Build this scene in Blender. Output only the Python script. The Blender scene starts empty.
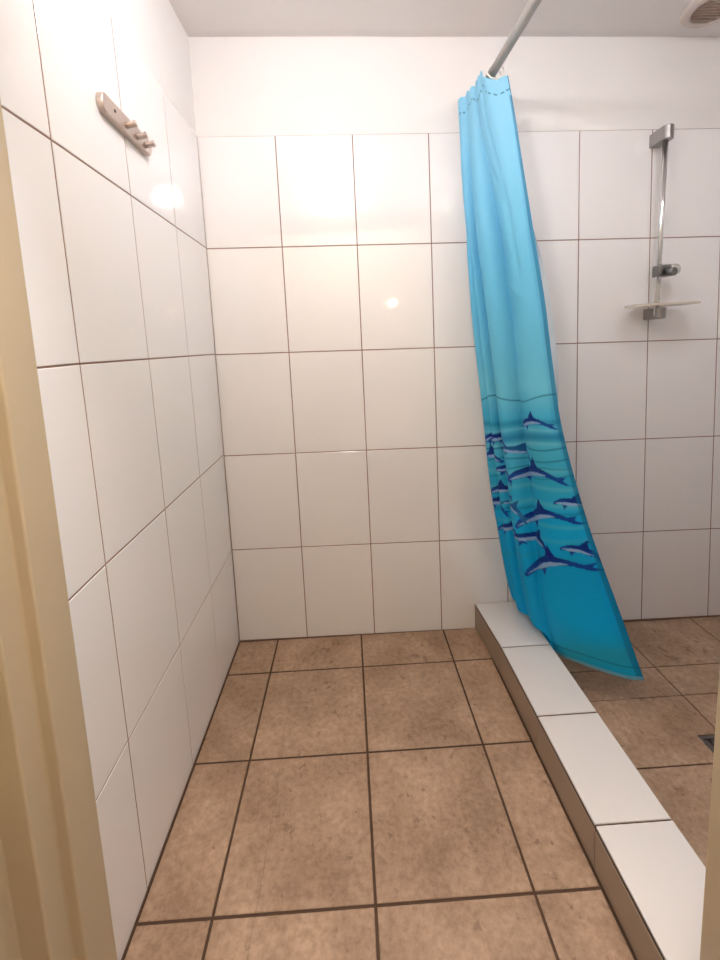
import bpy, bmesh, math, random
import numpy as np
from mathutils import Vector, Matrix

random.seed(7)
SC = bpy.context.scene
C = SC.collection


# ------------------------------------------------------------------ helpers
def lin(r, g, b):
    f = lambda c: (c / 255 / 12.92) if c / 255 <= 0.04045 else ((c / 255 + 0.055) / 1.055) ** 2.4
    return (f(r), f(g), f(b), 1.0)


def mat(name, color, rough=0.5, metal=0.0, ior=1.5, spec=None, bump=None, vary=None, emit=None):
    """Principled material; vary=(scale, amount) mottles the colour, bump=(scale, strength)."""
    m = bpy.data.materials.new(name)
    m.use_nodes = True
    nt = m.node_tree
    p = nt.nodes['Principled BSDF']
    p.inputs['Base Color'].default_value = color
    p.inputs['Roughness'].default_value = rough
    p.inputs['Metallic'].default_value = metal
    p.inputs['IOR'].default_value = ior
    if spec is not None:
        p.inputs['Specular IOR Level'].default_value = spec
    tc = nt.nodes.new('ShaderNodeTexCoord')
    if vary:
        n = nt.nodes.new('ShaderNodeTexNoise')
        n.inputs['Scale'].default_value = vary[0]
        n.inputs['Detail'].default_value = 5
        nt.links.new(tc.outputs['Object'], n.inputs['Vector'])
        mx = nt.nodes.new('ShaderNodeMix')
        mx.data_type = 'RGBA'
        a = vary[1]
        mx.inputs[6].default_value = tuple(c * (1 - a) for c in color[:3]) + (1,)
        mx.inputs[7].default_value = tuple(min(1, c * (1 + a)) for c in color[:3]) + (1,)
        nt.links.new(n.outputs['Fac'], mx.inputs[0])
        nt.links.new(mx.outputs[2], p.inputs['Base Color'])
    if bump:
        n2 = nt.nodes.new('ShaderNodeTexNoise')
        n2.inputs['Scale'].default_value = bump[0]
        n2.inputs['Detail'].default_value = 4
        nt.links.new(tc.outputs['Object'], n2.inputs['Vector'])
        b = nt.nodes.new('ShaderNodeBump')
        b.inputs['Strength'].default_value = bump[1]
        b.inputs['Distance'].default_value = 0.01
        nt.links.new(n2.outputs['Fac'], b.inputs['Height'])
        nt.links.new(b.outputs['Normal'], p.inputs['Normal'])
    if emit:
        p.inputs['Emission Color'].default_value = emit[0]
        p.inputs['Emission Strength'].default_value = emit[1]
    return m


def obj(name, bm, mats, parent=None, smooth=False):
    me = bpy.data.meshes.new(name)
    if smooth:
        for f in bm.faces:
            f.smooth = True
    bm.to_mesh(me)
    bm.free()
    for m in (mats if isinstance(mats, (list, tuple)) else [mats]):
        me.materials.append(m)
    o = bpy.data.objects.new(name, me)
    C.objects.link(o)
    if parent:
        o.parent = parent
        o.matrix_parent_inverse = Matrix.Translation(parent.location).inverted()
    return o


def thing(name, label, cat, loc=(0, 0, 0), group=None, kind=None):
    o = bpy.data.objects.new(name, None)
    o.empty_display_size = 0.03
    o.location = loc
    C.objects.link(o)
    if kind:
        o['kind'] = kind
    if label:
        o['label'] = label
    if cat:
        o['category'] = cat
    if group:
        o['group'] = group
    return o


def struct(o):
    o['kind'] = 'structure'
    return o


def box(bm, x0, x1, y0, y1, z0, z1, bev=0.0, seg=2, mi=0):
    vs = [bm.verts.new((x, y, z)) for x in (x0, x1) for y in (y0, y1) for z in (z0, z1)]
    idx = [(0, 1, 3, 2), (4, 6, 7, 5), (0, 4, 5, 1), (2, 3, 7, 6), (0, 2, 6, 4), (1, 5, 7, 3)]
    fs = [bm.faces.new([vs[i] for i in q]) for q in idx]
    for f in fs:
        f.material_index = mi
    if bev:
        es = list({e for f in fs for e in f.edges})
        r = bmesh.ops.bevel(bm, geom=es, offset=bev, segments=seg, affect='EDGES', profile=0.5)
        for f in r['faces']:
            f.material_index = mi
    return fs


def tube(bm, pts, r, n=16, cap=True, closed=False):
    """round tube along a list of points; r is a number or a list."""
    pts = [Vector(p) for p in pts]
    rs = r if isinstance(r, (list, tuple)) else [r] * len(pts)
    rings = []
    up = None
    for i, p in enumerate(pts):
        if closed:
            d = (pts[(i + 1) % len(pts)] - pts[i - 1]).normalized()
        else:
            d = (pts[min(i + 1, len(pts) - 1)] - pts[max(i - 1, 0)]).normalized()
        if up is None:
            up = Vector((0, 0, 1)) if abs(d.z) < 0.9 else Vector((1, 0, 0))
        a = (up - d * up.dot(d)).normalized()
        b = d.cross(a)
        up = a
        rings.append([bm.verts.new(p + (a * math.cos(k * 2 * math.pi / n) + b * math.sin(k * 2 * math.pi / n)) * rs[i]) for k in range(n)])
    m = len(rings)
    for i in range(m if closed else m - 1):
        A, B = rings[i], rings[(i + 1) % m]
        for k in range(n):
            f = bm.faces.new((A[k], A[(k + 1) % n], B[(k + 1) % n], B[k]))
            f.smooth = True
    if cap and not closed:
        bm.faces.new(list(reversed(rings[0])))
        bm.faces.new(rings[-1])


def lathe(bm, prof, n=40, axis='z', origin=(0, 0, 0), sx=1, sy=1):
    """revolve (radius, height) pairs."""
    o = Vector(origin)
    rings = []
    for r, h in prof:
        ring = []
        for k in range(n):
            a = 2 * math.pi * k / n
            c, s = math.cos(a) * r * sx, math.sin(a) * r * sy
            v = {'z': Vector((c, s, h)), 'y': Vector((c, h, s)), 'x': Vector((h, c, s))}[axis]
            ring.append(bm.verts.new(o + v))
        rings.append(ring)
    for A, B in zip(rings, rings[1:]):
        for k in range(n):
            f = bm.faces.new((A[k], A[(k + 1) % n], B[(k + 1) % n], B[k]))
            f.smooth = True
    if prof[0][0] > 1e-5:
        bm.faces.new(list(reversed(rings[0])))
    if prof[-1][0] > 1e-5:
        bm.faces.new(rings[-1])
    bmesh.ops.remove_doubles(bm, verts=bm.verts, dist=1e-6)
    bmesh.ops.recalc_face_normals(bm, faces=bm.faces)


def prism(bm, poly, z0, z1, bev=0.0, seg=2):
    """upright prism over an xy polygon"""
    a = [bm.verts.new((x, y, z0)) for x, y in poly]
    b = [bm.verts.new((x, y, z1)) for x, y in poly]
    n = len(poly)
    fs = [bm.faces.new(list(reversed(a))), bm.faces.new(b)]
    side = [bm.faces.new((a[i], a[(i + 1) % n], b[(i + 1) % n], b[i])) for i in range(n)]
    bmesh.ops.recalc_face_normals(bm, faces=fs + side)
    if bev:
        es = [e for f in side for e in f.edges if abs(e.verts[0].co.z - e.verts[1].co.z) > 1e-4]
        bmesh.ops.bevel(bm, geom=list(set(es)), offset=bev, segments=seg, affect='EDGES', profile=0.5)


def tile(bm, quad, nrm, thick=0.006, bev=0.0010, mi=0, tilt=0.0):
    """one bevelled tile; quad = four corners of its outer face, nrm = outward normal"""
    q = [Vector(v) for v in quad]
    n = Vector(nrm).normalized()
    c = sum(q, Vector()) / 4
    # keep the winding consistent with the normal
    if (q[1] - q[0]).cross(q[2] - q[1]).dot(n) < 0:
        q.reverse()
    off = [random.uniform(-tilt, tilt) for _ in range(2)]
    e1 = (q[1] - q[0]).normalized()
    e2 = n.cross(e1)

    def lift(v):
        d = v - c
        return n * (d.dot(e1) * off[0] + d.dot(e2) * off[1])
    top = []
    for i in range(4):
        a = (q[i - 1] - q[i]).normalized()
        b = (q[(i + 1) % 4] - q[i]).normalized()
        p = q[i] + (a + b) * bev
        top.append(bm.verts.new(p + lift(p)))
    mid = [bm.verts.new(p + lift(p) - n * bev * 0.7) for p in q]
    bot = [bm.verts.new(p - n * thick) for p in q]
    fs = [bm.faces.new(top)]
    for i in range(4):
        j = (i + 1) % 4
        fs.append(bm.faces.new((mid[i], mid[j], top[j], top[i])))
        fs.append(bm.faces.new((bot[i], bot[j], mid[j], mid[i])))
    for f in fs:
        f.material_index = mi


def tile_poly(bm, poly, z, thick=0.006, mi=0):
    """flat-topped tile over any xy outline"""
    a = [bm.verts.new((x, y, z)) for x, y in poly]
    b = [bm.verts.new((x, y, z - thick)) for x, y in poly]
    fs = [bm.faces.new(a)]
    for i in range(len(poly)):
        j = (i + 1) % len(poly)
        fs.append(bm.faces.new((a[i], b[i], b[j], a[j])))
    bmesh.ops.recalc_face_normals(bm, faces=fs)
    if fs[0].normal.z < 0:
        bmesh.ops.reverse_faces(bm, faces=fs)
    for f in fs:
        f.material_index = mi


def cross(row, col):
    """row: v = a + b*u   col: u = c + d*v"""
    a, b = row
    c, d = col
    u = (c + d * a) / (1 - b * d)
    return u, a + b * u


def tile_grid(bm, rows, cols, to3d, nrm, g=0.0016, thick=0.006, mi=0, tilt=0.0, umin=None, umax=None):
    """tiles between neighbouring row and column lines, shrunk by the half grout width g"""
    for r0, r1 in zip(rows, rows[1:]):
        for c0, c1 in zip(cols, cols[1:]):
            P = [cross(r0, c0), cross(r0, c1), cross(r1, c1), cross(r1, c0)]
            cu = sum(p[0] for p in P) / 4
            cv = sum(p[1] for p in P) / 4
            Q = []
            for u, v in P:
                u += g if u < cu else -g
                v += g if v < cv else -g
                if umin is not None:
                    u = max(u, umin)
                if umax is not None:
                    u = min(u, umax)
                Q.append((u, v))
            if abs(Q[0][0] - Q[1][0]) < 0.006:
                continue
            tile(bm, [to3d(u, v) for u, v in Q], nrm, thick, mi=mi, tilt=tilt)


# ---------------------------------------------------------------- materials
M = {}
M['wall_tile'] = mat('white_glazed_tile', (0.87, 0.852, 0.848, 1), 0.06, ior=1.85, bump=(5, 0.03), vary=(2.2, 0.015))
M['wall_grout'] = mat('brown_wall_grout', (0.26, 0.15, 0.115, 1), 0.9, vary=(18, 0.25))
M['paint'] = mat('white_wall_paint', (0.83, 0.805, 0.79, 1), 0.75, bump=(9, 0.10), vary=(6, 0.02))
M['ceiling'] = mat('ceiling_paint', (0.80, 0.765, 0.75, 1), 0.85, bump=(7, 0.12), vary=(5, 0.03))
M['floor_grout'] = mat('dark_floor_grout', (0.085, 0.045, 0.025, 1), 0.9, vary=(30, 0.3))
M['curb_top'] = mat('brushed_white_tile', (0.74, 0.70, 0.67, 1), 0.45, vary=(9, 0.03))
M['curb_front'] = mat('shaded_curb_tile', (0.31, 0.235, 0.175, 1), 0.25, vary=(5, 0.08))  # same glaze as the walls; shade and brown floor reflection put into the colour
M['cream'] = mat('cream_gloss_paint', (0.50, 0.405, 0.27, 1), 0.42, bump=(40, 0.05), vary=(7, 0.04))
M['hall'] = mat('cream_hall_paint', (0.70, 0.60, 0.44, 1), 0.8)
M['hall_floor'] = mat('hall_floor_tile', (0.30, 0.22, 0.16, 1), 0.5, vary=(8, 0.2))
M['chrome'] = mat('chrome', (0.78, 0.77, 0.76, 1), 0.13, 1.0)
M['satin'] = mat('satin_chrome', (0.38, 0.36, 0.35, 1), 0.30, 1.0)
M['satin_light'] = mat('satin_knob', (0.62, 0.61, 0.60, 1), 0.38, 0.9)
M['dark_chrome'] = mat('dark_chrome', (0.20, 0.20, 0.20, 1), 0.28, 1.0)
M['nickel'] = mat('brushed_nickel', (0.56, 0.47, 0.42, 1), 0.36, 0.85, vary=(60, 0.08))
M['screw'] = mat('dark_screw', (0.10, 0.08, 0.07, 1), 0.5, 0.7)
M['rod'] = mat('grey_rod_enamel', (0.42, 0.40, 0.38, 1), 0.38)
M['ring'] = mat('white_plastic_ring', (0.85, 0.83, 0.80, 1), 0.4)
M['vent'] = mat('vent_plastic', (0.66, 0.58, 0.53, 1), 0.6)
M['vent_slat'] = mat('dusty_vent_slat', (0.62, 0.50, 0.44, 1), 0.7, vary=(50, 0.25))
M['dark'] = mat('dark_cavity', (0.03, 0.022, 0.018, 1), 0.95)
M['porcelain'] = mat('white_porcelain', (0.85, 0.83, 0.80, 1), 0.12)
M['drain'] = mat('drain_metal', (0.17, 0.15, 0.14, 1), 0.45, 0.8)
M['lamp_base'] = mat('lamp_base_plastic', (0.8, 0.78, 0.75, 1), 0.5)

LAMP = (1.0, 0.972, 0.985, 1)
M['lampA'] = mat('opal_lamp_diffuser', (0.9, 0.88, 0.85, 1), 0.4, emit=(LAMP, 38.5))
M['lampB'] = mat('opal_ceiling_diffuser', (0.9, 0.88, 0.85, 1), 0.4, emit=((1.0, 0.965, 0.97, 1), 20.5))
M['hall_fill'] = mat('opal_hall_fill', (0.9, 0.88, 0.85, 1), 0.4, emit=((1.0, 0.97, 0.98, 1), 80.0))  # glow of the added hall fill light
M['lampC'] = mat('opal_mirror_lamp', (0.9, 0.88, 0.85, 1), 0.4, emit=((1.0, 0.80, 0.56, 1), 11.0))


def floor_tile_mat():
    m = bpy.data.materials.new('tan_floor_tile')
    m.use_nodes = True
    nt = m.node_tree
    N, Lk = nt.nodes, nt.links
    p = N['Principled BSDF']
    p.inputs['Roughness'].default_value = 0.42
    tc = N.new('ShaderNodeTexCoord')

    def noise(s, d, ro=0.6):
        n = N.new('ShaderNodeTexNoise')
        n.inputs['Scale'].default_value = s
        n.inputs['Detail'].default_value = d
        n.inputs['Roughness'].default_value = ro
        Lk.new(tc.outputs['Object'], n.inputs['Vector'])
        return n
    big = noise(6.5, 6)
    fine = noise(70, 5, 0.7)
    ramp = N.new('ShaderNodeValToRGB')
    ramp.color_ramp.elements[0].position = 0.32
    ramp.color_ramp.elements[0].color = (0.30, 0.19, 0.118, 1)
    ramp.color_ramp.elements[1].position = 0.64
    ramp.color_ramp.elements[1].color = (0.48, 0.33, 0.225, 1)
    Lk.new(big.outputs['Fac'], ramp.inputs[0])
    # fine sandy grain
    r2 = N.new('ShaderNodeValToRGB')
    r2.color_ramp.elements[0].position = 0.33
    r2.color_ramp.elements[0].color = (0.72, 0.67, 0.62, 1)
    r2.color_ramp.elements[1].position = 0.62
    r2.color_ramp.elements[1].color = (1.06, 1.05, 1.04, 1)
    Lk.new(fine.outputs['Fac'], r2.inputs[0])
    mul = N.new('ShaderNodeMix')
    mul.data_type = 'RGBA'
    mul.blend_type = 'MULTIPLY'
    mul.inputs[0].default_value = 1
    Lk.new(ramp.outputs[0], mul.inputs[6])
    Lk.new(r2.outputs[0], mul.inputs[7])
    # scattered dark flecks, thick only where the patch noise is high
    fl = noise(34, 3, 0.5)
    patch = noise(4.2, 2)
    pr = N.new('ShaderNodeMapRange')
    pr.inputs['From Min'].default_value = 0.50
    pr.inputs['From Max'].default_value = 0.72
    pr.inputs['To Min'].default_value = 0.0
    pr.inputs['To Max'].default_value = 0.085
    Lk.new(patch.outputs['Fac'], pr.inputs['Value'])
    ad = N.new('ShaderNodeMath')
    ad.operation = 'ADD'
    Lk.new(fl.outputs['Fac'], ad.inputs[0])
    Lk.new(pr.outputs[0], ad.inputs[1])
    fr = N.new('ShaderNodeMapRange')
    fr.inputs['From Min'].default_value = 0.655
    fr.inputs['From Max'].default_value = 0.72
    fr.inputs['To Max'].default_value = 0.55
    Lk.new(ad.outputs[0], fr.inputs['Value'])
    mf = N.new('ShaderNodeMix')
    mf.data_type = 'RGBA'
    mf.inputs[7].default_value = (0.16, 0.085, 0.05, 1)
    Lk.new(fr.outputs[0], mf.inputs[0])
    Lk.new(mul.outputs[2], mf.inputs[6])
    # hairline along x = 0.225 in the second row of tiles
    sx = N.new('ShaderNodeSeparateXYZ')
    Lk.new(tc.outputs['Object'], sx.inputs[0])
    wob = N.new('ShaderNodeMath')
    wob.operation = 'MULTIPLY_ADD'
    Lk.new(big.outputs['Fac'], wob.inputs[0])
    wob.inputs[1].default_value = 0.035
    Lk.new(sx.outputs[0], wob.inputs[2])
    cm = N.new('ShaderNodeMath')
    cm.operation = 'COMPARE'
    Lk.new(wob.outputs[0], cm.inputs[0])
    cm.inputs[1].default_value = 0.2425
    cm.inputs[2].default_value = 0.0010
    hm = N.new('ShaderNodeMath')
    hm.operation = 'MULTIPLY'
    hm.inputs[1].default_value = 0.38
    Lk.new(cm.outputs[0], hm.inputs[0])
    mh = N.new('ShaderNodeMix')
    mh.data_type = 'RGBA'
    mh.inputs[7].default_value = (0.17, 0.10, 0.06, 1)
    Lk.new(hm.outputs[0], mh.inputs[0])
    Lk.new(mf.outputs[2], mh.inputs[6])
    Lk.new(mh.outputs[2], p.inputs['Base Color'])
    bp = N.new('ShaderNodeBump')
    bp.inputs['Strength'].default_value = 0.12
    bp.inputs['Distance'].default_value = 0.01
    Lk.new(fine.outputs['Fac'], bp.inputs['Height'])
    Lk.new(bp.outputs['Normal'], p.inputs['Normal'])
    return m


M['floor_tile'] = floor_tile_mat()

# --------------------------------------------------------------- room shell
CX0, CX1, CZ = 0.889, 1.046, 0.098      # shower curb
YF = -0.857          # inner face of the front (door) wall
XR = 2.02            # right wall
def ceil_z(x, y):
    return 2.036 - 0.0205 * x + 0.05 * y

BACK_ROWS = [(0.003, -0.0085), (0.3558, -0.0109), (0.7019, -0.0085), (1.0533, -0.0107), (1.3997, -0.0110), (1.7443, -0.0110)]
BACK_COLS = [(0.0010, -0.0012), (0.2509, -0.0022), (0.5011, -0.0037), (0.7532, -0.0066), (1.0043, -0.0085),
             (1.2576, -0.0104), (1.5146, -0.0182), (1.7728, -0.0277), (2.026, -0.03)]
LEFT_ROWS = [(0.002, 0.0), (0.3535, 0.0236), (0.7062, 0.0245), (1.0549, 0.0155), (1.4021, 0.0141), (1.7450, 0.0190)]
LEFT_COLS = [(-0.0014, 0.0), (-0.2299, -0.0138), (-0.4708, -0.0140), (-0.7233, -0.0088), (-0.972, -0.006)]

# back wall: tiles below, painted plaster above
bm = bmesh.new()
tile_grid(bm, BACK_ROWS, BACK_COLS, lambda u, v: (u, 0.0, v), (0, -1, 0), umax=XR - 0.002, tilt=0.0012)
def quad(bm, pts, mi):
    f = bm.faces.new([bm.verts.new(p) for p in pts])
    f.material_index = mi
quad(bm, [(0, .0011, -.06), (XR, .0011, -.06), (XR, .0011, 1.722), (0, .0011, 1.7436)], 1)
box(bm, -0.12, XR + 0.12, 0.0022, 0.12, -0.3, 2.12, mi=2)
struct(obj('wall_back', bm, [M['wall_tile'], M['wall_grout'], M['paint']]))

# left wall
bm = bmesh.new()
tile_grid(bm, LEFT_ROWS, LEFT_COLS, lambda u, v: (0.0, u, v), (1, 0, 0), umin=YF + 0.001, tilt=0.0012)
quad(bm, [(-.0011, 0, -.06), (-.0011, YF, -.06), (-.0011, YF, 1.7285), (-.0011, 0, 1.7445)], 1)
box(bm, -0.12, -0.0022, YF, 0.0022, -0.3, 2.12, mi=2)
struct(obj('wall_left', bm, [M['wall_tile'], M['wall_grout'], M['paint']]))

# right wall of the shower
bm = bmesh.new()
rr = [(a - 0.03, 0.0) for a, b in BACK_ROWS]
rc = [(-0.004 - 0.25 * i, 0.0) for i in range(5)]
tile_grid(bm, rr, rc, lambda u, v: (XR, u, v), (-1, 0, 0), umin=YF + 0.001, tilt=0.0012)
quad(bm, [(XR + .0011, 0, -.06), (XR + .0011, YF, -.06), (XR + .0011, YF, 1.714), (XR + .0011, 0, 1.714)], 1)
box(bm, XR + 0.0022, XR + 0.12, YF, 0.0022, -0.3, 2.12, mi=2)
struct(obj('wall_right', bm, [M['wall_tile'], M['wall_grout'], M['paint']]))

# front wall: part right of the door and the piece above it
DOOR_X0, DOOR_X1, DOOR_H = 0.02, 1.005, 1.70
bm = bmesh.new()
box(bm, DOOR_X1 + 0.07, XR + 0.12, -1.03, YF - 0.004, -0.4, 2.12, mi=2)
box(bm, -0.12, DOOR_X1 + 0.07, -1.03, YF - 0.004, DOOR_H + 0.06, 2.12, mi=2)
fr = [(a - 0.02, 0.0) for a, b in BACK_ROWS]
fc = [(1.08 + 0.2515 * i, 0.0) for i in range(5)]
tile_grid(bm, fr, fc, lambda u, v: (u, YF, v), (0, 1, 0), umax=XR - 0.002, tilt=0.0012)
struct(obj('wall_front', bm, [M['wall_tile'], M['wall_grout'], M['paint']]))

# door frame (rebated cream timber)
d1 = struct(thing('door_1', None, None, (0.5, -0.93, 0)))
bm = bmesh.new()
prism(bm, [(-0.12, YF - 0.0005), (0.02, YF - 0.0005), (0.02, -0.920), (0.001, -0.920), (0.001, -0.957), (-0.040, -0.957),
           (-0.040, -1.045), (-0.12, -1.045)], -0.35, DOOR_H, 0.0035, 3)
obj('jamb', bm, M['cream'], d1)
bm = bmesh.new()
prism(bm, [(1.145, YF - 0.0005), (1.145, -1.045), (0.926, -1.045), (0.926, -0.945), (1.015, -0.945), (1.015, YF - 0.0005)],
      -0.35, DOOR_H, 0.0035, 3)
obj('jamb', bm, M['cream'], d1)
bm = bmesh.new()
box(bm, -0.12, 1.145, -0.920, YF - 0.0005, DOOR_H, DOOR_H + 0.06, 0.003)
box(bm, -0.12, 1.145, -1.045, -0.9205, DOOR_H + 0.02, DOOR_H + 0.08, 0.003)
obj('lintel', bm, M['cream'], d1)

# ceiling (slightly out of level)
bm = bmesh.new()
nx, ny = 14, 8
X0, X1, Y0, Y1 = -0.12, XR + 0.12, -1.0, 0.10
g = [[bm.verts.new((X0 + (X1 - X0) * i / nx, Y0 + (Y1 - Y0) * j / ny,
                    ceil_z(X0 + (X1 - X0) * i / nx, Y0 + (Y1 - Y0) * j / ny) + random.uniform(-.001, .001))) for j in range(ny + 1)] for i in range(nx + 1)]
for i in range(nx):
    for j in range(ny):
        bm.faces.new((g[i][j], g[i][j + 1], g[i + 1][j + 1], g[i + 1][j]))
r = bmesh.ops.extrude_face_region(bm, geom=bm.faces[:])
for v in [e for e in r['geom'] if isinstance(e, bmesh.types.BMVert)]:
    v.co.z += 0.12
bmesh.ops.recalc_face_normals(bm, faces=bm.faces)
struct(obj('ceiling', bm, M['ceiling'], smooth=True))

# main floor: tan tiles with dark grout
bm = bmesh.new()
xs = [0.004, 0.1432, 0.4508, 0.7573, CX0 - 0.004]
ys = [-0.943, -0.7735, -0.4650, -0.1617, 0.0065]
for i in range(4):
    for j in range(4):
        gx = 0.0029
        y1 = ys[j + 1] - (0.0 if j == 3 else gx)
        if j == 3:
            y1 = -0.003
            y1 = min(y1, -0.001)
        tile(bm, [(xs[i] + (0 if i == 0 else gx), ys[j] + gx, 0), (xs[i + 1] - (0 if i == 3 else gx), ys[j] + gx, 0),
                  (xs[i + 1] - (0 if i == 3 else gx), y1, 0), (xs[i] + (0 if i == 0 else gx), y1, 0)], (0, 0, 1), 0.008, 0.0016, tilt=0.001)
box(bm, 0.0, CX0, -0.944, 0.0, -0.06, -0.0022, mi=1)
struct(obj('floor_main', bm, [M['floor_tile'], M['floor_grout']]))

# shower floor, a little lower, cut round the drain
ZS = -0.013
DX0, DX1, DY0, DY1 = 1.335, 1.455, -0.590, -0.470
bm = bmesh.new()
def st(x0, x1, y0, y1):
    gx = 0.0018
    tile(bm, [(x0 + gx, y0 + gx, ZS), (x1 - gx, y0 + gx, ZS), (x1 - gx, y1 - gx, ZS), (x0 + gx, y1 - gx, ZS)], (0, 0, 1), 0.008, 0.0014, tilt=0.0015)
XM = 1.398
for x0, x1 in ((CX1 + 0.004, XM), (XM, 1.70), (1.70, XR - 0.002)):
    st(x0, x1, -0.228, -0.002)
    st(x0, x1, -0.342, -0.228)
st(1.70, XR - 0.002, -0.545, -0.342)
gx = 0.0018
tile_poly(bm, [(CX1 + 0.006, -0.342 - gx), (CX1 + 0.006, -0.545 + gx), (DX0 - 0.001, -0.545 + gx), (DX0 - 0.001, DY1 + 0.001), (XM - gx, DY1 + 0.001), (XM - gx, -0.342 - gx)], ZS)
tile_poly(bm, [(XM + gx, -0.342 - gx), (XM + gx, DY1 + 0.001), (DX1 + 0.001, DY1 + 0.001), (DX1 + 0.001, -0.545 + gx), (1.70 - gx, -0.545 + gx), (1.70 - gx, -0.342 - gx)], ZS)
st(CX1 + 0.004, DX0, -0.853, -0.545)
st(DX0, DX1, -0.853, DY0)
st(DX1, 1.70, -0.853, -0.545)
st(1.70, XR - 0.002, -0.853, -0.545)
for x0, x1, y0, y1 in ((CX1, DX0, YF, 0), (DX1, XR, YF, 0), (DX0, DX1, DY1, 0), (DX0, DX1, YF, DY0)):
    box(bm, x0, x1, y0, y1, -0.07, ZS - 0.002, mi=1)
box(bm, DX0, DX1, DY0, DY1, -0.07, -0.06, mi=1)
struct(obj('floor_shower', bm, [M['floor_tile'], M['floor_grout']]))

# hall behind the photographer
bm = bmesh.new()
box(bm, -1.0, 2.3, -1.80, -1.70, -0.45, 2.2)
struct(obj('wall_hall_back', bm, M['hall']))
bm = bmesh.new()
box(bm, -1.1, -1.0, -1.80, -0.95, -0.45, 2.2)
struct(obj('wall_hall_left', bm, M['hall']))
bm = bmesh.new()
box(bm, 2.2, 2.3, -1.70, -0.95, -0.45, 2.2)
struct(obj('wall_hall_right', bm, M['hall']))
bm = bmesh.new()
box(bm, -1.0, -0.12, -1.03, -0.95, -0.45, 2.2)
struct(obj('wall_hall_front', bm, M['hall']))
bm = bmesh.new()
box(bm, -1.0, 2.2, -1.70, -0.955, -0.45, -0.35)
struct(obj('floor_hall', bm, M['hall_floor']))
bm = bmesh.new()
box(bm, -0.038, 0.924, -1.03, -0.9585, -0.35, -0.004, 0.003)
struct(obj('trim_threshold', bm, M['floor_tile']))
bm = bmesh.new()
box(bm, -1.0, 2.2, -1.70, -1.0, 2.10, 2.2)
struct(obj('ceiling_hall', bm, M['hall']))

# -------------------------------------------------------------- shower curb
bm = bmesh.new()
box(bm, CX0 + 0.003, CX1 - 0.002, YF + 0.001, -0.001, -0.04, CZ - 0.003, mi=1)
box(bm, CX0 + 0.003, 1.0135, -0.944, YF + 0.001, -0.04, CZ - 0.003, mi=1)
jt = [-0.002, -0.238, -0.4905, -0.7425]
jf = [-0.001, -0.232, -0.4925, -0.7455, -0.944]
g_ = 0.0022
def cx0(y):
    return CX0 - 0.012 * max(0.0, 1 + y / 0.235) ** 1.3      # the far end kicks out a little
for a, b in zip(jt, jt[1:]):
    tile(bm, [(cx0(a) + 0.0025, a - g_, CZ), (CX1, a - g_, CZ), (CX1, b + g_, CZ), (cx0(b) + 0.0025, b + g_, CZ)], (0, 0, 1), 0.005, 0.0018, mi=0, tilt=0.002)
    tile(bm, [(CX1, a - g_, ZS), (CX1, a - g_, CZ - 0.006), (CX1, b + g_, CZ - 0.006), (CX1, b + g_, ZS)], (1, 0, 0), 0.004, mi=0)
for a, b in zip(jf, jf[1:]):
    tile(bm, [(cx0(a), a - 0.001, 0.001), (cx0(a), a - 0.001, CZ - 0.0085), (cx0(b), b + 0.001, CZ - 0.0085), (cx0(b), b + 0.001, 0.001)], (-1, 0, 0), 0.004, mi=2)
tile_poly(bm, [(CX0 + 0.0025, -0.7425 - g_), (CX0 + 0.0025, -0.944), (1.0135, -0.944), (1.0135, YF + 0.0015), (CX1, YF + 0.0015), (CX1, -0.7425 - g_)], CZ, 0.005)
for a, b in ((-0.001, -0.235), (-0.235, -0.944)):
    A = [bm.verts.new((cx0(a) + 0.0012, a, z)) for z in (0, CZ - 0.0022)] + [bm.verts.new((cx0(b) + 0.0012, b, z)) for z in (CZ - 0.0022, 0)]
    bm.faces.new(A).material_index = 1
o = obj('shower_curb', bm, [M['curb_top'], M['floor_grout'], M['curb_front']])
o['label'] = 'low white tiled curb running from the back wall between bathroom floor and shower floor'
o['category'] = 'shower curb'

# ------------------------------------------------------------ shower drain
t = thing('floor_drain', 'dark square metal drain grate set in the tan shower floor', 'drain', ((DX0 + DX1) / 2, (DY0 + DY1) / 2, ZS))
bm = bmesh.new()
w = 0.009
for a in ((DX0, DX1, DY1 - w, DY1), (DX0, DX1, DY0, DY0 + w), (DX0, DX0 + w, DY0 + w, DY1 - w), (DX1 - w, DX1, DY0 + w, DY1 - w)):
    box(bm, *a, ZS - 0.047, ZS - 0.001, 0.001)
obj('frame', bm, M['drain'], t)
bm = bmesh.new()
n = 7
for i in range(n):
    x = DX0 + w + (DX1 - DX0 - 2 * w) * (i + 0.5) / n
    box(bm, x - 0.0045, x + 0.0045, DY0 + w, DY1 - w, ZS - 0.011, ZS - 0.005, 0.001)
box(bm, DX0 + w, DX1 - w, (DY0 + DY1) / 2 - 0.004, (DY0 + DY1) / 2 + 0.004, ZS - 0.012, ZS - 0.006, 0.001)
obj('grate', bm, M['drain'], t)

# ------------------------------------------------------------- curtain rod
def rod_at(y):
    return Vector((0.897 - 0.037 * y, y, 1.828 + 0.015 * y))
t = thing('curtain_rod', 'grey round shower rod running out from the back wall towards the door wall', 'curtain rod', tuple(rod_at(0)))
bm = bmesh.new()
tube(bm, [rod_at(-0.001), rod_at(-0.4), rod_at(YF + 0.001)], 0.0122, 24)
obj('tube', bm, M['rod'], t)
for y, s in ((-0.0005, -1), (YF + 0.0005, 1)):
    bm = bmesh.new()
    p = rod_at(y)
    lathe(bm, [(0.0, 0.0), (0.028, 0.0), (0.028, s * 0.006), (0.017, s * 0.012), (0.0135, s * 0.024), (0.0, s * 0.024)], 32, 'y', p)
    obj('flange', bm, M['rod'], t)

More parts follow.
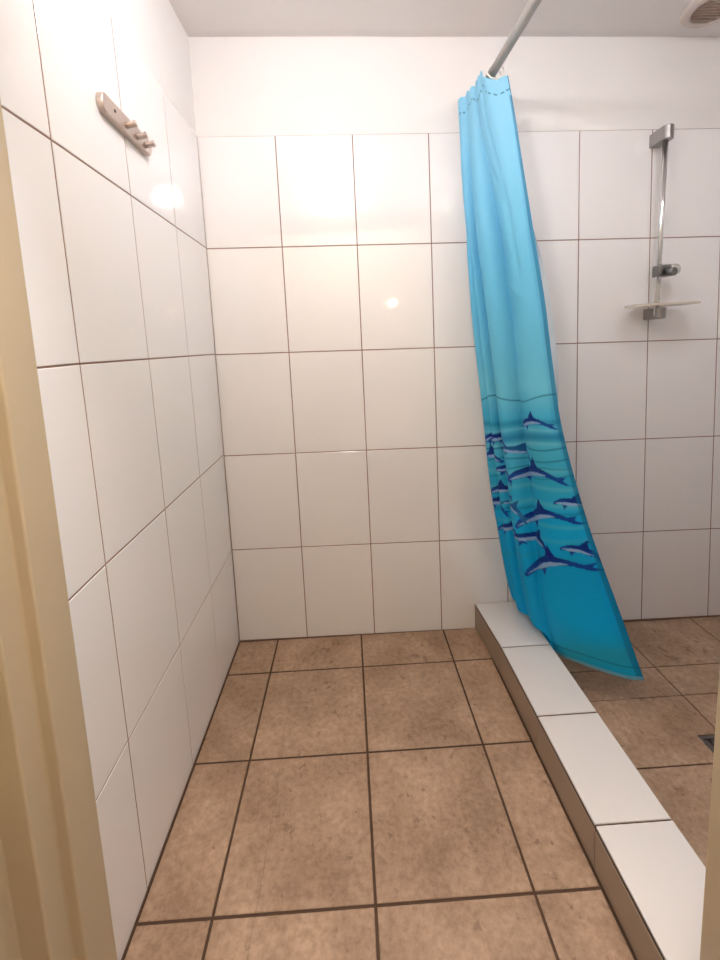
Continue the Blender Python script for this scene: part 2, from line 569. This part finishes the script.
# --------------------------------------------------------- shower curtain
# left (far) and right (near) edges from the top down
LE = [(0.8354, -0.014, 1.809), (0.8404, -0.0145, 1.7022), (0.8458, -0.015, 1.5954), (0.8520, -0.0155, 1.4886), (0.8590, -0.016, 1.3818),
      (0.8650, -0.016, 1.2749), (0.8710, -0.016, 1.1681), (0.8810, -0.016, 1.0613), (0.8930, -0.016, 0.9545), (0.9050, -0.015, 0.8477),
      (0.9150, -0.014, 0.7409), (0.9240, -0.013, 0.6341), (0.9370, -0.012, 0.5272), (0.9560, -0.011, 0.4204), (0.9780, -0.010, 0.3136),
      (1.0060, -0.009, 0.2068), (1.0560, -0.009, 0.1)]
RE = [(0.9309, -0.185, 1.789), (0.951, -0.1875, 1.6828), (0.9666, -0.1925, 1.5766), (0.9823, -0.1994, 1.4704), (0.9966, -0.2079, 1.3642),
      (1.011, -0.2177, 1.2581), (1.0241, -0.2287, 1.1519), (1.0322, -0.2409, 1.0457), (1.0407, -0.2543, 0.9395), (1.0495, -0.2686, 0.8333),
      (1.0679, -0.284, 0.7271), (1.091, -0.3003, 0.6209), (1.1163, -0.3175, 0.5148), (1.147, -0.3356, 0.4086), (1.1795, -0.3546, 0.3024),
      (1.2101, -0.3744, 0.1962), (1.2401, -0.395, 0.09)]
LE, RE = np.array(LE), np.array(RE)
NS, NT = 200, 760
NF = 14                                   # columns of the turned-back hem
s = np.linspace(0, 1, NS)
tt = np.linspace(0, 1, NT)
k = np.linspace(0, 1, len(LE))
Lc = np.stack([np.interp(tt, k, LE[:, i]) for i in range(3)], 1)
Rc = np.stack([np.interp(tt, k, RE[:, i]) for i in range(3)], 1)
def smooth1(a, n=41):
    p = np.pad(a, ((n // 2, n // 2), (0, 0)), mode='reflect', reflect_type='odd')
    return np.stack([np.convolve(p[:, i], np.ones(n) / n, 'valid') for i in range(a.shape[1])], 1)
Lc, Rc = smooth1(Lc), smooth1(Rc)
S, T = np.meshgrid(s, tt)
P = Lc[:, None, :] * (1 - S[..., None]) + Rc[:, None, :] * S[..., None]
# folds: four tight pleats on the far third, then broad soft waves
def ease(x, a, b):
    q = np.clip((x - a) / (b - a), 0, 1)
    return q * q * (3 - 2 * q)
TK = [0.0, 0.03, 0.12, 0.25, 0.40, 0.55, 0.75, 0.90, 1.0]
sA = np.interp(tt, TK, [.13, .14, .17, .21, .26, .28, .28, .26, .25])[:, None]
sB = np.interp(tt, TK, [.36, .40, .50, .57, .60, .57, .52, .48, .46])[:, None]
def arc(lo, hi, pw):
    x_ = np.clip((S - lo) / (hi - lo), 0, 1)
    return np.sin(np.pi * x_) ** pw
grow = 0.35 + 1.0 * ease(T, 0.0, 0.28)
d = 0.012 * grow * arc(0.0, sA * 0.52, 0.8) * ease(T, 0.12, 0.3) + 0.024 * grow * arc(sA * (0.52 * ease(tt, 0.10, 0.3))[:, None], sA, 0.65) \
    + 0.036 * grow * arc(sA, sB, 0.62) * (1 - 0.45 * ease(T, 0.75, 0.95)) + 0.032 * grow * arc(sB, 1.02, 0.65) * (1 - 0.35 * ease(T, 0.75, 1.0)) \
    + 0.006 * arc(sA + (sB - sA) * 0.45, sB, 0.8) * ease(T, 0.5, 0.7) \
    - 0.006 * np.exp(-((S - sB - 0.24) / 0.035) ** 2) * (1 - ease(T, 0.30, 0.36))
ker = np.ones(5) / 5
d = np.apply_along_axis(lambda r_: np.convolve(np.pad(r_, 2, mode='edge'), ker, 'valid'), 1, d)
d *= ease(S, 0, 0.03) * (1 - ease(S, 0.96, 1.0))
# creases near the hem and a small pucker half-way down the right edge
crease = 0.004 * np.exp(-((T - 0.93 - 0.05 * (S - 0.7)) / 0.02) ** 2) * ease(S, 0.5, 0.65) \
    + 0.005 * np.exp(-(((S - 0.80) * 0.8 + (T - 0.80) * 2.2) / 0.05) ** 2) * ease(T, 0.66, 0.78) * (1 - ease(T, 0.88, 0.95)) \
    + 0.005 * np.exp(-(((S - 0.72) - (T - 0.345) * 6) / 0.05) ** 2 - ((T - 0.345) / 0.018) ** 2) \
    - 0.004 * np.exp(-(((S - 0.62) - (T - 0.14) * 3) / 0.05) ** 2 - ((T - 0.14) / 0.05) ** 2)
d += crease * (1 - ease(S, 0.9, 1.0))
acr = Rc - Lc
nrm = np.stack([-acr[:, 1], acr[:, 0]], 1)
nrm /= np.linalg.norm(nrm, axis=1, keepdims=True)      # towards +x/+y; the camera side is negative
P[..., 0] -= nrm[:, None, 0] * d
P[..., 1] -= nrm[:, None, 1] * d
# bulge of the lower middle towards the door, scalloped header, curved hem
lowf = ease(T, 0.66, 1.0)
P[..., 0] -= lowf * 0.184 * (S - S ** 3)
P[..., 1] -= 0.042 * lowf * np.sin(np.pi * S) ** 1.2
top = 1 - ease(T, 0, 0.22)
P[..., 0] += top * (0.0284 - 0.0741 * S) * ease(S, 0, 0.3) * (1 - ease(S, 0.78, 1.0))
scal = np.abs(np.sin(np.pi * (S * 7.5 + 0.15))) * 0.008 + (0.014 * np.minimum(S / 0.1, 1) + 0.034 * np.minimum(S, 0.6)) * (1 - ease(S, 0.70, 0.88))
P[..., 2] += scal * (1 - ease(T, 0, 0.06)) - 0.004 * (1 - ease(T, 0, 0.05))
hem = -0.070 * (1 - S) + 0.024 * np.sin(np.pi * np.clip((S - 0.42) / 0.58, 0, 1)) ** 1.3
P[..., 2] += hem * ease(T, 0.8, 1.0)
# keep the cloth behind the curb and off the tiles
low = np.clip((0.135 - P[..., 2]) / 0.03, 0, 1)
P[..., 0] = np.maximum(P[..., 0], low * (CX1 + 0.006) + (1 - low) * P[..., 0])
P[..., 1] = np.minimum(P[..., 1], -0.006)
# the right hem turns back and shows the white reverse side
f = np.linspace(0, 1, NF + 1)[1:]
fl_t = np.clip(ease(tt, 0.18, 0.34) - ease(tt, 0.46, 0.60), 0, 1)
flap = (0.10 + 0.90 * fl_t)[:, None] * f[None, :]
Fx = Rc[:, None, 0] + (0.050 * fl_t - 0.006)[:, None] * f[None, :]
Fy = Rc[:, None, 1] + 0.055 * flap
Fz = np.repeat(P[:, -1, 2][:, None], NF, 1)
P = np.concatenate([P, np.stack([Fx, Fy, Fz], 2)], 1)
W_ = NS + NF

# printed pattern, in cloth coordinates (S across, T down)
def hexc(r, g, b):
    return np.array(lin(r, g, b)[:3])
stops = [(0.0, (146, 208, 238)), (0.12, (134, 204, 238)), (0.30, (112, 198, 236)), (0.47, (106, 198, 232)), (0.52, (112, 204, 232)),
         (0.57, (70, 184, 222)), (0.60, (84, 192, 222)), (0.68, (48, 174, 212)), (0.76, (8, 172, 226)), (0.84, (0, 164, 222)),
         (0.93, (0, 170, 228)), (1.0, (16, 170, 212))]
ST = np.array([q[0] for q in stops])
SCOL = np.array([hexc(*q[1]) for q in stops])
TP = T + (S - 0.7) * 0.16 * np.maximum(T - 0.4, 0)      # the cloth is drawn up towards the right hem
wav = TP + 0.006 * np.sin(S * 9 + 1.2) + 0.004 * np.sin(S * 21)
COL = np.stack([np.interp(wav, ST, SCOL[:, i]) for i in range(3)], 2)
def blend(mask, rgb, a=1.0):
    global COL
    m_ = (np.clip(mask, 0, 1) * a)[..., None]
    COL = COL * (1 - m_) + hexc(*rgb) * m_
def stroke(t0, wdt, rgb, a, sh=(0.004, 7, 0.0), s0=0.0, s1=1.0):
    c_ = t0 + 0.005 + 0.085 * (t0 - 0.53) + sh[0] * np.sin(S * sh[1] + sh[2])
    blend(np.exp(-((TP - c_) / wdt) ** 2) * (S > s0) * (S < s1), rgb, a)
# sea surface: thin dark lines, broad turquoise bands
stroke(0.531, 0.0013, (24, 104, 150), 0.9, (0.006, 8.5, 2.4))
stroke(0.572, 0.006, (24, 132, 182), 0.7, (0.002, 6, 0))
stroke(0.584, 0.0022, (120, 212, 232), 0.6, (0.003, 6, 0.8))
stroke(0.596, 0.009, (10, 120, 178), 0.75, (0.003, 5, 1.0))
stroke(0.607, 0.003, (120, 208, 226), 0.55, (0.003, 6, 0.3))
stroke(0.613, 0.0014, (16, 92, 148), 0.8, (0.003, 9, 0.5))
stroke(0.632, 0.0014, (16, 96, 150), 0.75, (0.003, 8, 1.5))
stroke(0.646, 0.0012, (16, 96, 150), 0.7, (0.003, 7, 0.2), 0.4)
stroke(0.660, 0.0012, (18, 100, 150), 0.65, (0.003, 9, 1.2))
stroke(0.652, 0.005, (110, 206, 222), 0.4, (0.002, 6, 0))
stroke(0.678, 0.004, (110, 205, 222), 0.4, (0.003, 7, 0.7))
stroke(0.705, 0.005, (96, 198, 216), 0.5, (0.004, 6, 1.4))
stroke(0.716, 0.003, (14, 110, 160), 0.5, (0.004, 7, 1.4))
stroke(0.738, 0.0035, (80, 190, 212), 0.45, (0.003, 6, 2.0))
stroke(0.760, 0.004, (70, 182, 206), 0.35, (0.003, 6, 2.8), 0.3)
stroke(0.79, 0.004, (40, 160, 196), 0.25, (0.003, 7, 1.0))
stroke(0.945, 0.018, (52, 160, 180), 0.45, (0.004, 6, 0.5), 0.5)

BODY = np.array([(-.50, -.13), (-.43, -.06), (-.36, .00), (-.28, .06), (-.16, .11), (-.03, .14), (.03, .24), (.11, .36), (.13, .24), (.17, .12),
                 (.27, .06), (.37, -.03), (.45, -.12), (.56, -.13), (.51, -.20), (.57, -.33), (.47, -.26), (.41, -.19), (.33, -.12), (.20, -.07),
                 (.02, -.07), (-.08, -.10), (-.16, -.25), (-.20, -.12), (-.34, -.13), (-.46, -.19)])
BELLY = np.array([(-.44, -.13), (-.30, -.06), (-.12, .00), (.05, .02), (.20, -.01), (.32, -.08), (.20, -.065), (.02, -.065), (-.10, -.09), (-.28, -.115)])
def inside(px, py, poly):
    r_ = np.zeros(px.shape, bool)
    j = len(poly) - 1
    for i in range(len(poly)):
        xi, yi = poly[i]
        xj, yj = poly[j]
        r_ ^= ((yi > py) != (yj > py)) & (px < (xj - xi) * (py - yi) / (yj - yi + 1e-12) + xi)
        j = i
    return r_
# (across, down, length across, length down, tilt, mirrored, tone)
DOL = [(.746, .5776, .40, .056, -5, 0, 0), (.15, .6063, .30, .058, 0, 0, 0), (.263, .6081, .34, .060, 8, 0, 0), (.479, .6296, .44, .052, 24, 0, 1),
       (.125, .6404, .30, .060, -6, 1, 0), (.633, .6691, .58, .080, -4, 0, 0), (.303, .6673, .28, .055, 20, 0, 0),
       (.195, .7033, .38, .058, 0, 0, 0), (.118, .7285, .28, .064, 10, 0, 0), (.642, .7447, .56, .082, -14, 0, 0), (.952, .7213, .26, .060, 20, 0, 0),
       (.257, .7734, .40, .062, 6, 0, 0), (.371, .7321, .34, .055, 30, 0, 1), (.515, .7878, .46, .066, 22, 0, 0), (.659, .8255, .56, .084, -12, 0, 0),
       (.920, .8022, .24, .058, 26, 0, 0)]
for cs, ct, ls, lt, rot, mir, tone in DOL:
    x_ = (S - cs) / ls * (-1 if mir else 1)
    y_ = -(TP - ct) / lt
    a_ = math.radians(-rot)
    xr = x_ * math.cos(a_) + y_ * math.sin(a_)
    yr = -x_ * math.sin(a_) + y_ * math.cos(a_)
    bd = inside(xr, yr, BODY).astype(float)
    blend(bd * (yr > 0.02), (10, 34, 130) if not tone else (24, 84, 150), 0.95)
    blend(bd * (yr <= 0.02), (16, 62, 158) if not tone else (40, 108, 168), 0.95)
    blend(inside(xr, yr, BELLY).astype(float), (150, 186, 226), 0.9)
# header stitching, side hem and bottom hem
blend((np.abs(T - 0.021 - 0.003 * np.sin(S * 16)) < 0.0011) & (np.sin(S * 130) > -0.3), (44, 104, 146), 0.8)
blend((S > 0.975) & (T > 0.03), (20, 112, 160), 0.65)
blend((T > 0.994), (130, 176, 190), 0.7)
blend((T > 0.978) & (T < 0.981), (24, 106, 140), 0.6)
back = hexc(20, 110, 158) * (1 - fl_t[:, None]) + hexc(226, 236, 242) * fl_t[:, None]
COL = np.concatenate([COL, np.repeat(back[:, None, :], NF, 1)], 1)

me = bpy.data.meshes.new('shower_curtain')
idx = np.arange(NT * W_).reshape(NT, W_)
quads = np.stack([idx[:-1, :-1], idx[1:, :-1], idx[1:, 1:], idx[:-1, 1:]], 2).reshape(-1, 4)
me.vertices.add(NT * W_)
me.vertices.foreach_set('co', P.reshape(-1))
me.loops.add(quads.size)
me.loops.foreach_set('vertex_index', quads.reshape(-1).astype(np.int32))
me.polygons.add(len(quads))
me.polygons.foreach_set('loop_start', np.arange(0, quads.size, 4, dtype=np.int32))
me.polygons.foreach_set('loop_total', np.full(len(quads), 4, dtype=np.int32))
me.polygons.foreach_set('use_smooth', np.ones(len(quads), bool))
me.update(calc_edges=True)
ca = me.color_attributes.new('print', 'FLOAT_COLOR', 'POINT')
ca.data.foreach_set('color', np.concatenate([COL, np.ones((NT, W_, 1))], 2).astype(np.float32).reshape(-1))

mc = bpy.data.materials.new('printed_blue_polyester')
mc.use_nodes = True
nt = mc.node_tree
pb = nt.nodes['Principled BSDF']
pb.inputs['Roughness'].default_value = 0.6
pb.inputs['Specular IOR Level'].default_value = 0.2
at = nt.nodes.new('ShaderNodeVertexColor')
at.layer_name = 'print'
nt.links.new(at.outputs['Color'], pb.inputs['Base Color'])
tl = nt.nodes.new('ShaderNodeBsdfTranslucent')
nt.links.new(at.outputs['Color'], tl.inputs['Color'])
mxs = nt.nodes.new('ShaderNodeMixShader')
mxs.inputs[0].default_value = 0.12
nt.links.new(pb.outputs[0], mxs.inputs[1])
nt.links.new(tl.outputs[0], mxs.inputs[2])
nt.links.new(mxs.outputs[0], nt.nodes['Material Output'].inputs['Surface'])
wv = nt.nodes.new('ShaderNodeTexNoise')
wv.inputs['Scale'].default_value = 26
tcw = nt.nodes.new('ShaderNodeTexCoord')
nt.links.new(tcw.outputs['Object'], wv.inputs['Vector'])
bw = nt.nodes.new('ShaderNodeBump')
bw.inputs['Strength'].default_value = 0.12
bw.inputs['Distance'].default_value = 0.01
nt.links.new(wv.outputs['Fac'], bw.inputs['Height'])
nt.links.new(bw.outputs['Normal'], pb.inputs['Normal'])
me.materials.append(mc)
cur = bpy.data.objects.new('shower_curtain', me)
C.objects.link(cur)
cur['label'] = 'blue shower curtain printed with leaping dolphins, hanging gathered from the grey rod'
cur['category'] = 'shower curtain'

# white rings carrying the curtain
RY = [-0.160, -0.138, -0.112, -0.085, -0.058, -0.030]
for i, y in enumerate(RY):
    c_ = rod_at(y) + Vector((0.002, 0, -0.0075))
    bm = bmesh.new()
    rad = 0.0225
    pts = []
    for q in range(28):
        a = 2 * math.pi * q / 28
        pts.append(c_ + Vector((math.cos(a) * rad, -math.cos(a) * 0.004 + (0.006 if i == 0 else 0.003) * math.sin(a), math.sin(a) * rad)))
    tube(bm, pts, 0.0024, 10, closed=True)
    o = obj('curtain_ring', bm, M['ring'], smooth=True)
    o['category'] = 'curtain ring'
    if i == 0:
        o['label'] = 'white plastic ring at the near end of the gathered blue curtain'
        o['group'] = 'curtain rings on the rod'
    else:
        o['label'] = 'white plastic ring half hidden in the scalloped top of the blue curtain'
        o['group'] = 'curtain rings on the rod'

# ------------------------------------------------------------- shower rail
RX, RYB = 1.488, -0.052
t = thing('shower_rail', 'chrome vertical shower slide bar with soap dish on the back wall', 'shower rail', (RX, 0, 1.14))
bm = bmesh.new()
tube(bm, [(RX + 0.001, RYB, 1.685), (RX - 0.002, RYB, 1.4), (RX - 0.006, RYB, 1.122)], 0.0080, 24)
obj('slide_bar', bm, M['chrome'], t)
def bracket(cx, z0, z1, wd, dep, name, m_):
    bm = bmesh.new()
    pts = []
    for q in range(13):
        a = math.pi * q / 12
        pts.append((cx + math.cos(a) * wd, -dep + wd - math.sin(a) * wd))
    poly = [(cx + wd, -0.0005)] + pts + [(cx - wd, -0.0005)]
    prism(bm, poly, z0, z1, 0)
    es = [e for e in bm.edges if abs(e.verts[0].co.z - e.verts[1].co.z) < 1e-6]
    bmesh.ops.bevel(bm, geom=es, offset=0.002, segments=2, affect='EDGES', profile=0.5)
    return obj(name, bm, m_, t)
bracket(RX + 0.002, 1.668, 1.709, 0.0175, 0.074, 'top_bracket', M['satin'])
bracket(RX + 0.006, 1.110, 1.146, 0.0185, 0.070, 'bottom_bracket', M['satin'])
# sliding holder for the hand shower
bm = bmesh.new()
box(bm, RX - 0.014, RX + 0.030, RYB - 0.018, RYB + 0.020, 1.246, 1.284, 0.006, 3)
sl = obj('slider', bm, M['dark_chrome'], t)
bm = bmesh.new()
lathe(bm, [(0.0, 0.016), (0.017, 0.016), (0.018, 0.020), (0.018, 0.040), (0.0155, 0.046), (0.0, 0.046)], 28, 'x', (RX + 0.010, RYB - 0.004, 1.268))
obj('knob', bm, M['satin_light'], t)
bm = bmesh.new()
tube(bm, [(RX + 0.012, RYB - 0.016, 1.259), (RX + 0.020, RYB - 0.040, 1.256)], [0.015, 0.013], 20)
obj('holder_cup', bm, M['dark_chrome'], t)
# clear soap dish: thin oval plate with drain slots
cu = bpy.data.curves.new('soap_dish_outline', 'CURVE')
cu.dimensions = '2D'
cu.fill_mode = 'BOTH'
cu.extrude = 0.0028
cu.bevel_depth = 0.0012
def spl(pts):
    sp = cu.splines.new('POLY')
    sp.points.add(len(pts) - 1)
    for q, (x, y) in zip(sp.points, pts):
        q.co = (x, y, 0, 1)
    sp.use_cyclic_u = True
spl([(0.115 * math.copysign(abs(math.cos(a)) ** 0.8, math.cos(a)), 0.054 * math.copysign(abs(math.sin(a)) ** 0.8, math.sin(a))) for a in [2 * math.pi * q / 56 for q in range(56)]])
for sx_ in (-1, 1):
    for q in range(3):
        cx_ = sx_ * (0.047 + 0.017 * q)
        hh = 0.027 - 0.006 * q
        spl([(cx_ + 0.004 * math.cos(a), hh * math.sin(a)) for a in [2 * math.pi * i / 14 for i in range(14)]])
spl([(0.011 * math.cos(a), 0.011 * math.sin(a)) for a in [2 * math.pi * i / 20 for i in range(20)]])
oc = bpy.data.objects.new('soap_dish_outline', cu)
me = bpy.data.meshes.new_from_object(oc)
bpy.data.objects.remove(oc)
bpy.data.curves.remove(cu)
me.transform(Matrix.Translation((RX + 0.006, -0.062, 1.155)) @ Matrix.Rotation(math.radians(-1), 4, 'Y'))
dm = bpy.data.materials.new('clear_yellowed_plastic')
dm.use_nodes = True
nt = dm.node_tree
p = nt.nodes['Principled BSDF']
p.inputs['Base Color'].default_value = (0.86, 0.80, 0.72, 1)
p.inputs['Roughness'].default_value = 0.25
tr = nt.nodes.new('ShaderNodeBsdfTransparent')
tr.inputs[0].default_value = (0.93, 0.90, 0.87, 1)
mx = nt.nodes.new('ShaderNodeMixShader')
mx.inputs[0].default_value = 0.5
nt.links.new(tr.outputs[0], mx.inputs[1])
nt.links.new(p.outputs[0], mx.inputs[2])
nt.links.new(mx.outputs[0], nt.nodes['Material Output'].inputs['Surface'])
me.materials.clear()
me.materials.append(dm)
dish = bpy.data.objects.new('soap_dish', me)
C.objects.link(dish)
dish.parent = t
dish.matrix_parent_inverse = Matrix.Translation(t.location).inverted()
dish['label'] = 'clear plastic soap dish with drain slots'

# ------------------------------------------------------------ coat hook rail
t = thing('hook_rail', 'short metal coat hook rail screwed to the white tiled left wall', 'hook rail', (0, -0.48, 1.52))
HZ = 1.530
bm = bmesh.new()
ya, yb, hh, dep = -0.592, -0.390, 0.0185, 0.013
poly = []
for q in range(13):
    a = -math.pi / 2 + math.pi * q / 12
    poly.append((yb - hh * 0.8 + math.cos(a) * hh * 0.8, HZ + math.sin(a) * hh))
for q in range(13):
    a = math.pi / 2 + math.pi * q / 12
    poly.append((ya + hh * 0.8 + math.cos(a) * hh * 0.8, HZ + math.sin(a) * hh))
A = [bm.verts.new((0.0008, y, z)) for y, z in poly]
B = [bm.verts.new((dep, y, z)) for y, z in poly]
bm.faces.new(list(reversed(A)))
ft = bm.faces.new(B)
for i in range(len(poly)):
    j = (i + 1) % len(poly)
    bm.faces.new((A[i], A[j], B[j], B[i]))
bmesh.ops.recalc_face_normals(bm, faces=bm.faces)
bmesh.ops.bevel(bm, geom=list(ft.edges), offset=0.0035, segments=3, affect='EDGES', profile=0.5)
obj('back_plate', bm, M['nickel'], t)
for y in (-0.549,):
    bm = bmesh.new()
    lathe(bm, [(0.0, dep + 0.0012), (0.0028, dep + 0.0010), (0.0036, dep - 0.001)], 16, 'x', (0, y, HZ + 0.001))
    obj('screw', bm, M['screw'], t)
for y in (-0.508, -0.462, -0.424):
    bm = bmesh.new()
    tube(bm, [(dep - 0.002, y, HZ - 0.005), (dep + 0.010, y, HZ - 0.0045), (dep + 0.016, y, HZ - 0.003), (dep + 0.019, y, HZ - 0.002), (dep + 0.021, y, HZ - 0.0015)],
         [0.0066, 0.0054, 0.0056, 0.0070, 0.0060], 18)
    obj('hook', bm, M['nickel'], t, smooth=True)

# ------------------------------------------------------------ ceiling vent
VX, VY, VR, VRO = 1.560, -0.132, 0.058, 0.083
vz = ceil_z(VX, VY)
t = thing('ceiling_vent', 'round slatted extractor vent on the ceiling above the shower', 'vent', (VX, VY, vz))
bm = bmesh.new()
lathe(bm, [(VRO, 0.004), (VRO, -0.003), (VRO - 0.006, -0.008), (VR + 0.004, -0.013), (VR, -0.012), (VR, 0.004)], 56, 'z', (VX, VY, vz))
obj('rim', bm, M['vent'], t)
bm = bmesh.new()
lathe(bm, [(0.0, 0.0035), (VR, 0.0035), (VR, 0.002), (0.0, 0.002)], 48, 'z', (VX, VY, vz - 0.003))
obj('backing', bm, M['vent_slat'], t)
n = 11
for i in range(n):
    y = -VR + 2 * VR * (i + 0.5) / n
    hw = math.sqrt(max(0, VR ** 2 - y ** 2)) - 0.0008
    bm = bmesh.new()
    q = [(-0.0030, -0.0125), (0.0016, -0.0085), (0.0016, -0.0070), (-0.0030, -0.0112)]
    A = [bm.verts.new((VX - hw, VY + y + a, vz + b)) for a, b in q]
    B = [bm.verts.new((VX + hw, VY + y + a, vz + b)) for a, b in q]
    bm.faces.new(A)
    bm.faces.new(list(reversed(B)))
    for k_ in range(4):
        bm.faces.new((A[k_], B[k_], B[(k_ + 1) % 4], A[(k_ + 1) % 4]))
    bmesh.ops.recalc_face_normals(bm, faces=bm.faces)
    obj('slat', bm, M['vent_slat'], t)

# ------------------------------------------------------------------- lamps
# oval bulkhead lamp on the wall over the door, seen mirrored in the tiles
LX, LY, LZ = 0.425, YF - 0.004, 1.858
t = thing('wall_lamp', 'lit oval white lamp over the door, mirrored as bright spots in the tiles', 'lamp', (LX, LY, LZ))
bm = bmesh.new()
lathe(bm, [(0.0, 0.001), (0.068, 0.001), (0.068, 0.018), (0.063, 0.024), (0.0, 0.024)], 36, 'y', (LX, LY, LZ), 1.15, 0.84)
obj('base', bm, M['lamp_base'], t)
bm = bmesh.new()
lathe(bm, [(0.059, 0.0235), (0.058, 0.040), (0.050, 0.056), (0.032, 0.066), (0.0, 0.070)], 24, 'y', (LX, LY, LZ), 1.15, 0.84)
obj('diffuser', bm, M['lampA'], t)

# lamp over the shower side
QX, QY = 1.24, -0.70
qz = ceil_z(QX, QY)
t = thing('ceiling_lamp', 'round white lamp on the ceiling over the shower end of the door wall', 'lamp', (QX, QY, qz))
bm = bmesh.new()
lathe(bm, [(0.0, 0.003), (0.075, 0.003), (0.075, -0.016), (0.0, -0.016)], 36, 'z', (QX, QY, qz))
obj('base', bm, M['lamp_base'], t)
bm = bmesh.new()
lathe(bm, [(0.068, -0.0165), (0.066, -0.030), (0.050, -0.048), (0.025, -0.056), (0.0, -0.058)], 24, 'z', (QX, QY, qz))
obj('diffuser', bm, M['lampB'], t)

# added fill light on the unseen hall ceiling, lifts lower walls and floor
HX, HY = 0.50, -1.165
t = thing('hall_fill_lamp', 'added round fill lamp on the unseen hall ceiling, brightening the lower walls and floor', 'lamp', (HX, HY, 2.10))
bm = bmesh.new()
lathe(bm, [(0.0, 0.0), (0.105, 0.0), (0.105, -0.02), (0.0, -0.02)], 36, 'z', (HX, HY, 2.0995))
obj('base', bm, M['lamp_base'], t)
bm = bmesh.new()
lathe(bm, [(0.098, -0.0205), (0.094, -0.035), (0.07, -0.05), (0.0, -0.056)], 28, 'z', (HX, HY, 2.0995))
obj('diffuser', bm, M['hall_fill'], t)

# small lamp over the basin in the hall
t = thing('mirror_lamp', 'small round lamp on the hall wall over the washbasin', 'lamp', (0.80, -1.70, 1.38))
bm = bmesh.new()
lathe(bm, [(0.0, 0.0005), (0.03, 0.0005), (0.03, 0.02), (0.0, 0.02)], 28, 'y', (0.80, -1.70, 1.38))
obj('base', bm, M['lamp_base'], t)
bm = bmesh.new()
lathe(bm, [(0.024, 0.0205), (0.026, 0.035), (0.019, 0.05), (0.0, 0.056)], 20, 'y', (0.80, -1.70, 1.38))
obj('diffuser', bm, M['lampC'], t)

# washbasin on the hall wall, seen only as a faint reflection in the left tiles
BXc = 0.98
t = thing('washbasin', 'white washbasin with chrome tap, faintly mirrored in the left wall tiles', 'washbasin', (BXc, -1.70, 0.45))
bm = bmesh.new()
prof = [(1.0, 0.0), (1.0, -0.035), (0.93, -0.09), (0.70, -0.15), (0.35, -0.175)]
inner = [(0.90, -0.002), (0.80, -0.05), (0.55, -0.10), (0.15, -0.12)]
def half(scale, z, n=24, y0=-1.695, w_=0.34, dp=0.46):
    pts = []
    for q in range(n + 1):
        a = math.pi * q / n
        pts.append(Vector((BXc + math.cos(a) * w_ * scale, y0 + (1 - scale) * 0.20 + dp * scale * math.sin(a) ** 0.75, 0.45 + z)))
    return pts
rings = [[bm.verts.new(v) for v in half(s_, z_)] for s_, z_ in list(reversed(prof)) + inner]
for A, B in zip(rings, rings[1:]):
    m_ = len(A)
    for i in range(m_):
        f_ = bm.faces.new((A[i], A[(i + 1) % m_], B[(i + 1) % m_], B[i]))
        f_.smooth = True
bm.faces.new(rings[0])
bm.faces.new(rings[-1])
bmesh.ops.recalc_face_normals(bm, faces=bm.faces)
obj('bowl', bm, M['porcelain'], t)
bm = bmesh.new()
lathe(bm, [(0.0, -0.35), (0.10, -0.35), (0.10, -0.32), (0.075, 0.0), (0.09, 0.276), (0.0, 0.276)], 32, 'z', (BXc, -1.585, 0.0))
obj('pedestal', bm, M['porcelain'], t)
bm = bmesh.new()
tube(bm, [(BXc, -1.62, 0.452), (BXc, -1.62, 0.53)], 0.022, 20)
tube(bm, [(BXc, -1.62, 0.515), (BXc, -1.54, 0.545), (BXc, -1.49, 0.53), (BXc, -1.48, 0.50)], 0.012, 16)
fc_ = obj('faucet', bm, M['chrome'], t)
bm = bmesh.new()
tube(bm, [(BXc - 0.05, -1.62, 0.55), (BXc + 0.05, -1.62, 0.55)], 0.010, 14)
tube(bm, [(BXc, -1.62, 0.531), (BXc, -1.62, 0.556)], 0.015, 14)
obj('handle', bm, M['chrome'], fc_)

# ------------------------------------------------------------------ camera
cam = bpy.data.cameras.new('camera')
co = bpy.data.objects.new('camera', cam)
C.objects.link(co)
rx, ry, rz = -0.12267, 0.04248, -0.02743
Rm = (Matrix.Rotation(rz, 3, 'Z') @ Matrix.Rotation(rx, 3, 'X') @ Matrix.Rotation(ry, 3, 'Y'))
right, fwd, up = Rm.col[0], Rm.col[1], Rm.col[2]
mw = Matrix.Identity(4)
for i in range(3):
    mw[i][0], mw[i][1], mw[i][2] = right[i], up[i], -fwd[i]
mw.translation = (0.4431, -1.45177, 1.04521)
co.matrix_world = mw
cam.sensor_fit = 'VERTICAL'
cam.sensor_height = 24
cam.lens = 421.44 / 960 * 24
cam.shift_y = -(480 - 403.02) / 960
cam.clip_start = 0.01
SC.camera = co

w_ = bpy.data.worlds.new('world')
SC.world = w_
w_.use_nodes = True
w_.node_tree.nodes['Background'].inputs[0].default_value = (0.02, 0.018, 0.015, 1)

SC.view_settings.view_transform = 'Standard'
SC.view_settings.look = 'None'
SC.view_settings.exposure = 1.3
SC.view_settings.gamma = 1.0
SC.view_settings.use_curve_mapping = False
SC.cycles.use_denoising = True
SC.cycles.max_bounces = 10
SC.cycles.diffuse_bounces = 6
